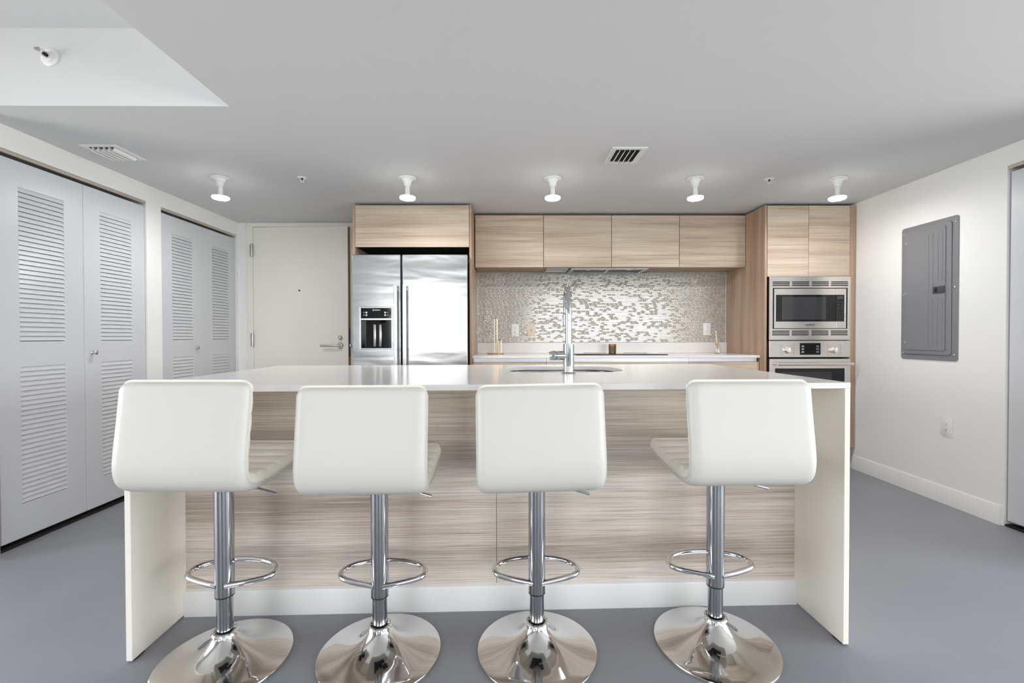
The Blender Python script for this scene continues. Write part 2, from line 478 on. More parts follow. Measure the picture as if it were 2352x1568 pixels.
# left wall with two closet openings
CL1 = (2.190, 3.097, 2.008)
CL2 = (3.228, 4.112, 2.008)
g = G().holed('X', YLW, YB, 0.0, ZC, [(CL1[0], CL1[1], 0.0, CL1[2]), (CL2[0], CL2[1], 0.0, CL2[2])], XL-0.11, XL)
g.box(XL-.75, XL-.70, YLW, YB+.16, 0, ZC)                                     # closet back
g.box(XL-.75, XL-.11, YLW, YLW+.1, 0, ZC).box(XL-.75, XL-.11, 3.12, 3.21, 0, ZC)
tag(obj('wall_left', g, 'wall', smooth=False), 'white left wall around the two louvred closets', 'wall', kind='structure')
# right wall with one closet opening
CR = (1.992, 2.449, 2.012)
g = G().holed('X', YRW, YB, 0.0, ZC, [(CR[0], CR[1], 0.0, CR[2])], XR, XR+0.11)
g.box(XR+.70, XR+.75, YRW, YB+.16, 0, ZC).box(XR+.11, XR+.75, YRW, YRW+.1, 0, ZC).box(XR+.11, XR+.75, 2.6, 2.7, 0, ZC)
tag(obj('wall_right', g, 'wall', smooth=False), 'white right wall with the grey breaker panel', 'wall', kind='structure')
# front room: side walls and window wall (behind the camera)
g = G().holed('X', YW-.15, YLW+.1, 0, ZH, [FILL_SIDES[0][1]], -XO-.15, -XO).box(-XO, XL-.75, YLW, YLW+.1, 0, ZC)
tag(obj('wall_far_left', g, 'wall', smooth=False), 'white side wall of the living area, out of frame', 'wall', kind='structure')
g = G().holed('X', YW-.15, YRW+.1, 0, ZC, [FILL_SIDES[1][1]], XO, XO+.15).box(XR+.75, XO, YRW, YRW+.1, 0, ZC)
tag(obj('wall_far_right', g, 'wall', smooth=False), 'white opposite side wall of the living area, out of frame', 'wall', kind='structure')
PIER = (WINDOWS[0][1]+.03, WINDOWS[1][0]-.03)
tag(obj('wall_pier_darkened', G().box(PIER[0], PIER[1], YW+.001, YW+.12, 0, ZH-.01), 'pier', smooth=False), 'added dark face on the unseen pier, for darker chrome reflections', 'wall', kind='structure')  # extra dark face on the unseen pier, there for the chrome reflections
g = G().holed('Y', -XO-.15, XO+.15, 0, ZH, [w for w in WINDOWS], YW-.15, YW)
tag(obj('wall_front', g, 'wall', smooth=False), 'white window wall behind the camera', 'wall', kind='structure')
for i, (a, b, c, d) in enumerate(WINDOWS):
    r = thing('window_%d' % (i+1), ((a+b)/2, YW-.08, c), 'tall glazed window %s of the pier behind the camera' % ('left', 'right')[i], 'window', kind='structure')
    fr = .05; m1 = a+(b-a)/3; m2 = a+2*(b-a)/3
    hs = []
    for zz0, zz1 in ((c+fr, 1.60), (1.72, d-fr)):
        hs += [(a+fr, m1-.025, zz0, zz1), (m1+.025, m2-.025, zz0, zz1), (m2+.025, b-fr, zz0, zz1)]
    g = G().holed('Y', a, b, c, d, hs, YW-.11, YW-.05)
    obj('window_frame', g, 'trim', r, smooth=False)
    obj('pane', G().box(a+fr-.01, b-fr+.01, YW-.083, YW-.079, c+fr-.01, d-fr+.01), 'pane', r, smooth=False)

for i, (s_, (a, b, c, d)) in enumerate(FILL_SIDES):  # unseen windows added to brighten the side walls and even out the light
    r = thing('window_%d' % (i+3), (s_*(XO+.08), (a+b)/2, c), 'unseen window added for side light in the %s side wall of the living area' % ('left', 'right')[i], 'window', kind='structure')
    m_ = (a+b)/2; x0, x1 = sorted((s_*(XO+.05), s_*(XO+.11)))
    g = G().holed('X', a, b, c, d, [(a+.05, m_-.025, c+.05, d-.05), (m_+.025, b-.05, c+.05, d-.05)], x0, x1)
    obj('window_frame', g, 'trim', r, smooth=False)
    obj('pane', G().box(x0+.028, x0+.032, a+.04, b-.04, c+.04, d-.04), 'pane', r, smooth=False)

# right baseboard
pf = [(XR, 0), (XR-.014, 0), (XR-.014, .085), (XR-.010, .093), (XR-.010, .100), (XR-.005, .108), (XR, .110)]
g = G().prism(pf, 'Y', 2.458, 3.53)
tag(obj('baseboard_right', g, 'trim'), 'white moulded baseboard along the right wall', 'baseboard', kind='structure')

# ------------------------------------------------------------------ entry door
d1 = thing('door_1', (-1.93, YB, 0), 'cream entry door standing slightly ajar beside the fridge', 'door', kind='structure')
jw = .048
g = G().holed('Y', DOX0-.006, DOX1+.006, 0, DOZ+.003, [(DOX0+jw, DOX1-jw, -.01, DOZ-.036)], YB-.012, YB+.10)
obj('door_frame', g, 'entry', d1, smooth=False, bevel=.003)
HX, SLW, ST = DOX0+jw+.003, .890, .044
slab = thing('door_slab_pivot', (0, 0, 0), '', '')
bpy.data.objects.remove(slab)
AJ = math.radians(2.6)
def dm(): return Matrix.Translation((HX, YB-.012, 0)) @ Matrix.Rotation(-AJ, 4, 'Z')
def placed(g, m): g.bm.transform(m); return g
sl = obj('door_slab', placed(G().box(0, SLW, .0, ST, .008, DOZ-.040, .0015, 1), dm()), 'entry', d1)
obj('door_edge', placed(G().box(SLW-.0005, SLW+.0015, .002, ST-.002, .01, DOZ-.042), dm()), 'entry_edge', sl)
obj('lock_plate', placed(G().box(SLW+.001, SLW+.003, .006, ST-.006, .885, 1.145), dm()), 'black', sl)
obj('latch_bolt', placed(G().box(SLW+.002, SLW+.016, .012, .030, .975, 1.000, .003), dm()), 'satin', sl)
HXL = SLW-.075
g = G().lathe([(.028, 0), (.028, -.006), (.024, -.010), (.011, -.011), (.010, -.045), (0, -.046)], (HXL, 0, .987), 'Y', 32)
g.tube([(HXL, -.040, .987), (HXL-.03, -.046, .987), (HXL-.165, -.046, .987)], .0085, 14)
obj('lever_handle', placed(g, dm()), 'satin', sl)
g = G().lathe([(.021, 0), (.021, -.006), (.017, -.010), (0, -.011)], (HXL, 0, 1.060), 'Y', 32).box(HXL-.006, HXL+.006, -.026, -.008, 1.045, 1.076, .003)
obj('deadbolt_knob', placed(g, dm()), 'satin', sl)
obj('peephole', placed(G().lathe([(.008, 0), (.008, -.003), (.005, -.004), (0, -.004)], (.435, 0, 1.495), 'Y', 20), dm()), 'black', sl)
for hz in (1.868, 1.042, .25):
    g = G().cyl((HX-.004, YB-.024, 0), .0095, hz-.058, hz+.058, 'Z', 20, .002)
    g.cyl((HX-.004, YB-.024, 0), .0102, hz-.042, hz+.042, 'Z', 20, .001)
    g.box(HX-.024, HX-.002, YB-.020, YB-.011, hz-.055, hz+.055)
    obj('hinge', g, 'satin', d1)

# ------------------------------------------------------------------ bifold louvred closet doors
def slats(g, x, y0, y1, z0, z1, s):
    n = int(round((z1-z0)/.0251)); p = (z1-z0)/n
    for i in range(n):
        z = z0+i*p
        poly = [(x+s*.0012, z+.0035), (x-s*.0064, z+p+.0020), (x-s*.0104, z+p+.0020), (x-s*.0028, z+.0038)]
        g.prism([(q[0], q[1]) for q in poly], 'Y', y0-.004, y1+.004)
    return g
def bifold(n, op, wallx, s, label, panels, knob, louvred=True):
    """s=+1: the face looks to +x (left wall); panels: (y0,y1,l0,l1)"""
    root = thing('door_%d' % n, (wallx, (op[0]+op[1])/2, 0), label, 'closet door', kind='structure')
    xf = wallx-s*.012                                    # door face slightly behind the wall face
    za, zb = .032, op[2]-.035
    for i, pp in enumerate(panels):
        y0, y1, l0, l1 = [v*1.0048 for v in pp]          # the face lies a little behind the wall plane
        holes = [(l0, l1, 1.048, 1.840), (l0, l1, .208, .914)] if louvred else []
        g = G().holed('X', y0, y1, za, zb, holes, xf-s*.030, xf)
        pn = obj('door_panel', g, 'closet', root, smooth=False, bevel=.0028)
        if louvred:
            for (a, b) in ((1.048, 1.840), (.208, .914)):
                obj('louvres', slats(G(), xf, l0, l1, a, b, s), 'closet', pn, smooth=False)
        if knob and knob[0] == i:
            g = G().lathe([(.0095, 0), (.008, s*.004), (.0055, s*.008), (.0055, s*.016), (.011, s*.019), (.0145, s*.024), (.0135, s*.029), (.008, s*.032), (0, s*.0325)],
                          (xf, knob[1], knob[2]), 'X', 24)
            obj('knob', g, 'chrome', pn)
    g = G().box(min(wallx-s*.002, wallx-s*.014), max(wallx-s*.002, wallx-s*.014), op[0], op[1], op[2]-.019, op[2]-.001)
    g.box(min(wallx-s*.014, wallx-s*.040), max(wallx-s*.014, wallx-s*.040), op[0], op[1], op[2]-.006, op[2]-.001)
    obj('track', g, 'track', root, smooth=False)
    g = G().box(min(wallx-s*.004, wallx-s*.05), max(wallx-s*.004, wallx-s*.05), op[0]+.004, op[1]-.004, 0, .012)
    obj('floor_track', g, 'dark', root, smooth=False)
    return root
bifold(2, CL1, XL, 1, 'wide grey white louvred closet door nearest the camera on the left', [(2.196, 2.638, 2.295, 2.525), (2.6395, 3.078, 2.748, 2.972)], (1, 2.699, .977))
bifold(3, CL2, XL, 1, 'grey white louvred closet door beside the back corner', [(3.222, 3.657, 3.330, 3.542), (3.6585, 4.086, 3.776, 3.995)], (0, 3.592, .982))
bifold(4, CR, XR, -1, 'plain white closet door at the right frame edge', [(1.990, 2.430, 0, 0)], None, louvred=False)

# ------------------------------------------------------------------ ceiling fixtures
LY = 2.965
def bulb_light(x, y, label):
    r = thing('ceiling_light', (x, y, ZC), label, 'ceiling light', 'bare bulb lights in a row across the ceiling')
    g = G().lathe([(.052, 0), (.0565, -.003), (.0565, -.008), (.052, -.011), (.040, -.012), (.034, -.018), (.027, -.030), (.0225, -.042), (.0215, -.046), (.0215, -.058), (.0150, -.0585), (0, -.0585)], (x, y, ZC), 'Z', 40)
    obj('lamp_holder', g, 'fixture', r)
    for a in (.5, .5+PI):
        obj('screw', G().cyl((x+.044*math.cos(a), y+.044*math.sin(a), ZC), .004, -.0135, -.010, 'Z', 12), 'screw', r)
    b = obj('bulb_neck', G().lathe([(.0138, -.056), (.0138, -.064), (.0148, -.066), (.0150, -.100), (.0165, -.114), (.024, -.121), (.040, -.126), (.0498, -.1282), (.0498, -.1288), (0, -.1288)], (x, y, ZC), 'Z', 40), 'fixture', r)
    obj('bulb_lens', G().lathe([(.0468, -.1405), (.042, -.1425), (.025, -.1445), (0, -.1455)], (x, y, ZC), 'Z', 40), 'bulb', r)
    obj('bulb_rim', G().lathe([(.0500, -.1285), (.0515, -.133), (.0505, -.138), (.0470, -.1412), (.0462, -.1400), (.0462, -.134), (.0490, -.1290)], (x, y, ZC), 'Z', 40), 'bulb_rim', r)
    return r
for x, lab in ((-1.905, 'bare bulb ceiling light nearest the left wall, in front of the entry door'),
               (-.667, 'bare bulb ceiling light in front of the cabinet above the fridge'),
               (.301, 'bare bulb ceiling light at the middle of the row, above the tap'),
               (1.258, 'bare bulb ceiling light in front of the rightmost upper cabinet'),
               (2.215, 'bare bulb ceiling light nearest the right wall, in front of the oven cabinet')):
    bulb_light(x, LY, lab)

def pendent(x, y, label):
    r = thing('sprinkler', (x, y, ZC), label, 'sprinkler', 'pendent sprinklers in the ceiling')
    obj('escutcheon', G().lathe([(.030, 0), (.031, -.002), (.028, -.005), (.017, -.007), (.015, -.004), (0, -.004)], (x, y, ZC), 'Z', 32), 'fixture', r)
    pts = [(x-.011, y, ZC-.004), (x-.012, y, ZC-.014), (x-.009, y, ZC-.022), (x, y, ZC-.027), (x+.009, y, ZC-.022), (x+.012, y, ZC-.014), (x+.011, y, ZC-.004)]
    obj('yoke', G().tube(pts, .0024, 10), 'fixture', r)
    obj('nozzle', G().cyl((x, y, ZC), .006, -.012, -.004, 'Z', 16).cyl((x, y, ZC), .0014, -.026, -.010, 'Z', 8), 'black', r)
    obj('deflector', G().cyl((x, y, ZC), .012, -.029, -.0275, 'Z', 20), 'fixture', r)
pendent(-1.366, 2.967, 'small white ceiling sprinkler between the two leftmost bulb lights')
pendent(1.764, 2.980, 'small white ceiling sprinkler between the two rightmost bulb lights')
# side wall sprinkler on the face of the raised bay
x, y, z = -2.085, YS, 2.345
r = thing('sprinkler', (x, y, z), 'white side sprinkler with dark nozzle on the raised bay face', 'sprinkler')
obj('escutcheon', G().lathe([(.040, 0), (.040, -.004), (.034, -.008), (.026, -.009), (.025, -.014), (.016, -.016), (0, -.016)], (x, y, z), 'Y', 40), 'fixture', r)
obj('nozzle', G().lathe([(.008, -.014), (.008, -.03), (.004, -.034), (0, -.034)], (x, y, z), 'Y', 20), 'black', r)
for q in (-1, 1):
    obj('yoke', G().tube([(x, y-.014, z+q*.013), (x, y-.040, z+q*.012), (x, y-.056, z+q*.004)], .003, 8), 'fixture', r)
obj('deflector', G().box(x-.011, x+.011, y-.061, y-.056, z-.001, z+.010, .001).cyl((x, y, z), .006, -.066, -.050, 'Y', 12), 'satin', r)

def vent(x0, x1, y0, y1, label, curl):
    xc, yc = (x0+x1)/2, (y0+y1)/2
    r = thing('ceiling_vent', (xc, yc, ZC), label, 'air vent', 'white air vents in the ceiling')
    b = .028
    g = G().holed('Z', x0, x1, y0, y1, [(x0+b, x1-b, y0+b, y1-b)], ZC-.006, ZC-.0005)
    obj('frame', g, 'fixture', r, smooth=False, bevel=.002)
    obj('duct', G().box(x0+b-.002, x1-b+.002, y0+b-.002, y1-b+.002, ZC-.0018, ZC-.0006), 'dark', r, smooth=False)
    n = 5
    for i in range(n):
        bx = x0+b+(i+.62)*(x1-x0-2*b)/n if curl > 0 else x1-b-(i+.62)*(x1-x0-2*b)/n
        sec = []
        for k in range(7):
            a = k/6*PI/2.2
            sec.append((bx-curl*.015*(1-math.cos(a))+curl*.004, ZC-.003-.020*math.sin(a)))
        pol = sec+[(p[0]+curl*.0016, p[1]+.0006) for p in reversed(sec)]
        g = G().prism(pol, 'Y', y0+b+.002, y1-b-.002)
        obj('blade', g, 'fixture', r)
vent(-2.354, -2.149, 2.457, 2.668, 'white ceiling air vent close to the left closet wall', 1)
vent(.587, .786, 2.478, 2.704, 'white ceiling air vent right of centre, showing dark slots', 1)

# ------------------------------------------------------------------ breaker panel on the right wall
r = thing('breaker_panel', (XR, 2.905, .908), 'tall grey electrical breaker panel on the right wall', 'electrical panel')
def xr(d): return XR-d
pl = [(q[0], q[1]) for q in rrect(2.9045, 1.362, .394, .908, .018, 6)]
obj('cover', G().prism(pl, 'X', XR-.006, XR-.0005), 'panel', r, bevel=.002)
pl = [(q[0], q[1]) for q in rrect(2.9095, 1.367, .330, .850, .02, 6)]
obj('raised_frame', G().prism(pl, 'X', XR-.014, XR-.005), 'panel', r, bevel=.005)
pl = [(q[0], q[1]) for q in rrect(2.916, 1.3695, .278, .795, .012, 6)]
dr = obj('panel_door', G().prism(pl, 'X', XR-.0185, XR-.0145), 'panel', r, bevel=.0015)
g = G()
for yy in (2.890, 2.860, 2.826, 2.796):
    g.box(XR-.0205, XR-.018, yy-.003, yy+.003, 1.42 if yy < 2.85 else 1.34, 1.735, .0009, 1)
    g.box(XR-.0205, XR-.018, yy-.003, yy+.003, .995, 1.31, .0009, 1)
obj('ribs', g, 'panel', dr)
lt = obj('latch', G().box(XR-.026, XR-.018, 2.778, 2.853, 1.342, 1.386, .002), 'panel_dark', dr)
obj('latch_button', G().box(XR-.029, XR-.025, 2.822, 2.838, 1.350, 1.378, .001), 'black', lt)
for zz in (1.705, 1.358, 1.020):
    obj('hinge', G().box(XR-.021, XR-.014, 3.050, 3.060, zz-.009, zz+.009, .002), 'screw', r)
for yy, zs in ((3.083, (1.775, 1.355, .948)), (2.728, (1.775, 1.370, .948))):
    for zz in zs:
        obj('screw', G().lathe([(.007, 0), (.006, -.004), (.003, -.006), (0, -.006)], (XR-.005, yy, zz), 'X', 14), 'screw', r)

# ------------------------------------------------------------------ outlets
def outlet(loc, n, label, mat='plate', kind='duplex', group='outlets'):
    """n: 'Y' faces -y, 'X' faces -x"""
    r = thing('wall_outlet', loc, label, 'outlet', group)
    def bx(u0, u1, d0, d1, z0, z1, bev=0):
        if n == 'Y': return (loc[0]+u0, loc[0]+u1, loc[1]-d1, loc[1]-d0, loc[2]+z0, loc[2]+z1, bev)
        return (loc[0]-d1, loc[0]-d0, loc[1]+u0, loc[1]+u1, loc[2]+z0, loc[2]+z1, bev)
    obj('cover_plate', G().box(*bx(-.036, .036, 0.0005, .006, -.058, .058, .002)), mat, r)
    if kind == 'duplex':
        obj('receptacle', G().box(*bx(-.0165, .0165, .005, .0075, -.034, .034, .0008)), mat, r)
        for zc in (-.018, .017):
            for u, w, h, dz in ((-.007, .0022, .008, .003), (.007, .0022, .006, .003), (0, .005, .005, -.008)):
                obj('slot', G().box(*bx(u-w/2, u+w/2, .0070, .0080, zc+dz-h/2, zc+dz+h/2)), 'slot', r, smooth=False)
    else:
        obj('jack', G().box(*bx(-.008, .008, .005, .008, -.009, .009, .001)), mat, r)
        obj('jack_hole', G().box(*bx(-.0045, .0045, .0075, .0086, -.0045, .005)), 'slot', r)
    for zz in (-.050, .050):
        q = (loc[0], loc[1]-.006, loc[2]+zz) if n == 'Y' else (loc[0]-.006, loc[1], loc[2]+zz)
        obj('screw', G().lathe([(.0032, .0005), (.0026, -.0012), (0, -.0015)], q, n, 10), 'screw', r)
    return r
YT_ = YB-.010
outlet((.067, YT_, 1.126), 'Y', 'white double outlet on the mosaic, left of the almond plate')
outlet((.217, YT_, 1.127), 'Y', 'almond jack plate on the mosaic, nearest the tap', 'almond', 'jack', None)
outlet((1.862, YT_, 1.132), 'Y', 'white double outlet on the mosaic above the reed diffuser')
outlet((XR-.0005, 2.774, .491), 'X', 'white double outlet low on the right wall')

# ------------------------------------------------------------------ back run: fridge cabinet, uppers, tall oven cabinet, counter
YT, YU = 3.516, 3.797
ZT = 2.110
# cabinet around the fridge
r = thing('fridge_cabinet', (-.756, 3.83, 0), 'tall wood cabinet surround enclosing the steel fridge', 'cabinet')
for a, b in ((-1.225, -1.207), (-.305, -.287)):
    obj('side_panel', G().box(a, b, YT, YB-.002, 0.0, ZT, .0012, 1), 'wood_side_shaded', r)
obj('box', G().box(-1.206, -.306, YT+.024, YB-.002, 1.782, ZT-.004), 'dark', r, smooth=False)
obj('lift_door', G().box(-1.2045, -.3075, YT, YT+.020, 1.777, ZT-.004, .0012, 1), 'wood_front', r)
# upper cabinets
ux = (-.281, .306, .891, 1.474, 2.046)
labs = ('wood upper wall cabinet next to the fridge surround', 'wood upper wall cabinet left over the extractor hood, behind the tap',
        'wood upper wall cabinet right over the extractor hood', 'wood upper wall cabinet next to the oven cabinet')
for i in range(4):
    a, b = ux[i], ux[i+1]
    r = thing('upper_cabinet', ((a+b)/2, YU+.17, 1.66), labs[i], 'cabinet', 'upper wall cabinets over the mosaic')
    if i in (1, 2):    # hood cut out in the bottom boards
        obj('carcass', G().box(a+.001, b-.001, YU+.023, YB-.004, 1.667, 2.100), 'wood_side_shaded', r, smooth=False)
    else:
        obj('carcass', G().box(a+.001, b-.001, YU+.023, YB-.004, 1.667, 2.100), 'wood_side_shaded', r, smooth=False)
    obj('door', G().box(a+.002, b-.002, YU, YU+.020, 1.661, 2.104, .0012, 1), 'wood_front', r)
# hood insert
r = thing('range_hood', (.92, YU+.18, 1.667), 'slim steel extractor hood set under the upper cabinets', 'extractor hood')
hx0, hx1, hy0, hy1 = .548, 1.225, YU+.045, YB-.03
g = G().holed('Z', hx0, hx1, hy0, hy1, [(hx0+.035, .875, hy0+.05, hy1-.03), (.895, hx1-.035, hy0+.05, hy1-.03)], 1.650, 1.6665)
obj('hood_frame', g, 'steel', r, smooth=False, bevel=.002)
for a, b in ((hx0+.035, .875), (.895, hx1-.035)):
    g = G()
    n = 14
    for k in range(n):
        yy = hy0+.05+(k+.5)*(hy1-hy0-.08)/n
        g.box(a, b, yy-.006, yy+.003, 1.657, 1.6655)
    obj('grease_filter', g, 'filter', r, smooth=False)
for xx in (.70, 1.06):
    obj('hood_lamp', G().cyl((xx, hy0+.026, 1.65), .020, -.003, .002, 'Z', 24), 'fixture', r)
r = tag(obj('hood_grille', G().holed('Z', .335, .530, YU+.05, YB-.06, [(.352, .513, YU+.08, YB-.09)], 1.657, 1.6665).box(.352, .513, YU+.08, YB-.09, 1.662, 1.6665), 'satin', smooth=False, origin=(.43, YU+.17, 1.6665)),
        'small steel vent plate left of the extractor hood', 'vent plate')

# mosaic splashback
r = thing('tile_backsplash', (.886, YB, 1.012), 'shiny grey beige linear mosaic splashback behind the counter', 'backsplash', kind='structure')
obj('mosaic_sheet', G().box(-.283, 2.040, YB-.009, YB-.0005, 1.012, 1.659), 'mosaic', r, smooth=False)
obj('edge_strip', G().box(2.040, 2.0455, YB-.010, YB-.0005, 1.012, 1.659), 'plate', r, smooth=False)
obj('edge_strip', G().box(-.2865, -.283, YB-.010, YB-.0005, 1.012, 1.659), 'plate', r, smooth=False)

# worktop
r = thing('worktop', (.88, 3.85, .892), 'white quartz worktop along the back wall with an upstand', 'worktop')
obj('slab', G().box(-.286, 2.0465, 3.570, YB-.002, .892, .912, .0012, 1), 'quartz', r)
obj('upstand', G().box(-.286, 2.0465, YB-.022, YB-.002, .9125, 1.011, .0015, 1), 'quartz', r)

# base cabinets
bx_ = (-.284, .310, 1.470, 2.045)
for i, lab in enumerate(('wood base cabinet under the worktop next to the fridge', 'wide wood base cabinet under the cooktop', 'wood base cabinet under the worktop next to the oven')):
    a, b = bx_[i], bx_[i+1]
    r = thing('base_cabinet', ((a+b)/2, 3.85, 0), lab, 'cabinet', 'base cabinets of the back run')
    obj('carcass', G().box(a+.001, b-.001, 3.61, YB-.004, .10, .890), 'wood_side_shaded', r, smooth=False)
    obj('finger_channel', G().box(a+.001, b-.001 if i < 2 else b-.018, 3.590, 3.6095, .860, .8905), 'channel', r, smooth=False)
    obj('drawer_front', G().box(a+.0015, b-.0015, 3.583, 3.603, .49, .8575, .001, 1), 'wood_front', r)
    obj('drawer_front', G().box(a+.0015, b-.0015, 3.583, 3.603, .105, .486, .001, 1), 'wood_front', r)
    obj('plinth', G().box(a+.001, b-.001, 3.66, 3.675, 0, .10), 'black', r, smooth=False)

# cooktop
r = thing('cooktop', (.944, 3.86, .912), 'black glass cooktop in the back worktop', 'cooktop')
obj('glass_plate', G().box(.562, 1.325, 3.640, 4.06, .9122, .9185, .002, 2), 'blackglass', r)
g = G()
for cx_, cy_, rr in ((.75, 3.77, .09), (.75, 3.95, .075), (1.14, 3.77, .075), (1.14, 3.95, .10)):
    pts = [(cx_+rr*math.cos(2*PI*k/48), cy_+rr*math.sin(2*PI*k/48), .9184) for k in range(48)]
    g.tube(pts, .0006, 6, True)
obj('ring_marks', g, 'grey_ink', r)

# tall oven cabinet
r = thing('oven_cabinet', (2.407, 3.83, 0), 'tall wood oven cabinet by the right wall', 'cabinet')
obj('side_panel', G().box(2.048, 2.067, YT, YB-.002, 0, ZT, .0012, 1), 'wood_side_shaded', r)
obj('side_panel', G().box(2.731, 2.745, YT+.022, YB-.002, .1, ZT), 'wood_side_shaded', r, smooth=False)
obj('filler', G().box(2.731, 2.779, YT, YT+.020, .170, ZT-.002, .0012, 1), 'wood_side_shaded', r)
obj('back_board', G().box(2.068, 2.730, YT+.55, YB-.004, .17, ZT-.003), 'dark', r, smooth=False)
obj('top_box', G().box(2.068, 2.730, YT+.024, YT+.549, 1.545, ZT-.003), 'dark', r, smooth=False)
obj('shelf', G().box(2.068, 2.730, YT+.024, YT+.549, 1.027, 1.033), 'dark', r, smooth=False)
obj('shelf', G().box(2.068, 2.730, YT+.024, YT+.549, .17, .22), 'dark', r, smooth=False)
obj('plinth', G().box(2.068, 2.76, YT+.07, YT+.085, 0, .168), 'black', r, smooth=False)
obj('door', G().box(2.0705, 2.3985, YT, YT+.020, 1.5415, ZT-.004, .0012, 1), 'wood_front', r)
obj('door', G().box(2.4015, 2.7295, YT, YT+.020, 1.5415, ZT-.004, .0012, 1), 'wood_front', r)
obj('drawer_front', G().box(2.0705, 2.7295, YT, YT+.020, .172, .30, .0012, 1), 'wood_front', r)

def mx(a): return 2.085+(a/5.6-17)*.003518
def mz(b): return 1.535-(b/5.6-17)*.003483
# microwave
r = thing('microwave', (2.407, YT, mz(900)), 'built-in steel microwave above the wall oven', 'microwave')
slots = []
for c0, c1 in ((126, 346), (375, 595), (624, 843), (872, 1089)):
    for b in (157, 179, 201, 785, 808, 831):
        slots.append((mx(c0), mx(c1), mz(b+5.5), mz(b-5.5)))
hole = (mx(131), mx(1085), mz(755), mz(233))
g = G().holed('Y', mx(86), mx(1124), mz(898), mz(88), slots+[hole], YT-.012, YT+.002)
obj('trim_frame', g, 'bronze_steel', r, smooth=False, bevel=.0008)
obj('cavity', G().box(mx(90), mx(1120), YT+.012, YT+.018, mz(895), mz(92)), 'dark', r, smooth=False)
dface = YT-.016
g = G().holed('Y', mx(145), mx(929), mz(748), mz(243), [(mx(168), mx(929)+.01, mz(662), mz(321))], dface, YT+.006)
dr = obj('microwave_door', g, 'bronze_steel', r, smooth=False, bevel=.0008)
obj('door_glass', G().box(mx(168), mx(928.5), dface+.0015, dface+.012, mz(662), mz(321)), 'blackglass', dr, smooth=False)
obj('window', G().box(mx(250), mx(806), dface+.0008, dface+.003, mz(638), mz(347), .0005, 1), 'ovenglass', dr)
g = G().holed('Y', mx(931), mx(1063), mz(748), mz(243), [(mx(931)-.01, mx(1040), mz(662), mz(321))], dface, YT+.006)
cpn = obj('control_panel', g, 'bronze_steel', r, smooth=False, bevel=.0008)
obj('keypad', G().box(mx(931.5), mx(1040), dface+.0015, dface+.012, mz(662), mz(321)), 'blackglass', cpn, smooth=False)
obj('display', G().box(mx(948), mx(1022), dface+.0008, dface+.003, mz(378), mz(338)), 'panel_dark', cpn, smooth=False)
g = G()
for j, b in enumerate((410, 440, 466, 491, 518, 543, 568, 592, 618, 645)):
    for c0 in ((952, 984, 1014) if j not in (1, 2, 3) else (962, 1010)):
        w = 7 if j not in (1, 2, 3) else 14
        g.box(mx(c0-w), mx(c0+w), dface+.0006, dface+.003, mz(b+2.2), mz(b-2.2))
obj('key_marks', g, 'grey_ink', cpn, smooth=False)
obj('open_button', G().box(mx(938), mx(1033), dface-.001, dface+.002, mz(732), mz(688), .0008, 1), 'bronze_steel', cpn)
def emblem(parent, x, z, y, rad, mat):
    pts = [(x+rad*math.cos(2*PI*k/24), y, z+rad*math.sin(2*PI*k/24)) for k in range(24)]
    g = G().tube(pts, rad*.13, 6, True)
    g.box(x-rad*.55, x-rad*.40, y-.0003, y+.0003, z-rad*.55, z+rad*.55).box(x+rad*.40, x+rad*.55, y-.0003, y+.0003, z-rad*.55, z+rad*.55)
    g.box(x-rad*.5, x+rad*.5, y-.0003, y+.0003, z-rad*.10, z+rad*.10)
    return obj('emblem', g, mat, parent)
emblem(dr, mx(560), mz(705), dface-.0006, .0075, 'dark_ink')
lettering('BOSCH', .0155, 'dark_ink', dr, (mx(582), dface-.0006, mz(705.5)), (PI/2, 0, 0))

# wall oven
r = thing('built_in_oven', (2.407, YT, .30), 'built-in steel wall oven with two round knobs', 'oven')
cp_ = obj('control_panel', G().box(mx(88), mx(1122), YT-.014, YT+.04, mz(1118), mz(908), .0015, 1), 'bronze_steel', r)
obj('display', G().box(mx(476), mx(740), YT-.0155, YT-.012, mz(1088), mz(938), .0006, 1), 'blackglass', cp_)
g = G()
for b in (979, 1015, 1051):
    for c0 in (512, 702):
        g.box(mx(c0-18), mx(c0+18), YT-.0162, YT-.015, mz(b+9), mz(b+6)).box(mx(c0-18), mx(c0+18), YT-.0162, YT-.015, mz(b-6), mz(b-9))
        if c0 == 512: g.box(mx(c0-4), mx(c0+4), YT-.0162, YT-.015, mz(b+5), mz(b-5))
obj('display_marks', g, 'white_ink', cp_, smooth=False)
for c0 in (318, 912):
    kx, kz = mx(c0), mz(1027)
    kn = obj('knob', G().lathe([(.028, 0), (.0275, -.006), (.025, -.012), (.0245, -.026), (.022, -.030), (0, -.031)], (kx, YT-.014, kz), 'Y', 36), 'pale_metal', cp_)
    obj('knob_grip', G().box(kx-.0045, kx+.0045, YT-.056, YT-.040, kz-.024, kz+.024, .002), 'bronze_steel', kn)
    g = G()
    for s_ in (-1, 1):
        for dz in (-.036, -.018, 0, .018, .036):
            g.box(kx+s_*.040-.010, kx+s_*.040+.010, YT-.0146, YT-.0138, kz+dz-.0007, kz+dz+.0007)
            g.box(kx+s_*.053-.003, kx+s_*.053+.003, YT-.0146, YT-.0138, kz+dz-.002, kz+dz+.002)
    obj('dial_marks', g, 'grey_ink', cp_, smooth=False)
zb_, zt_ = .33, mz(1140)
g = G().holed('Y', mx(88), mx(1122), zb_, zt_, [(mx(160), mx(1050), zb_+.09, mz(1262))], YT-.016, YT+.03)
dr = obj('oven_door', g, 'bronze_steel', r, smooth=False, bevel=.0012)
obj('door_glass', G().box(mx(160), mx(1050), YT-.0135, YT+.01, zb_+.09, mz(1262)), 'blackglass', dr, smooth=False)
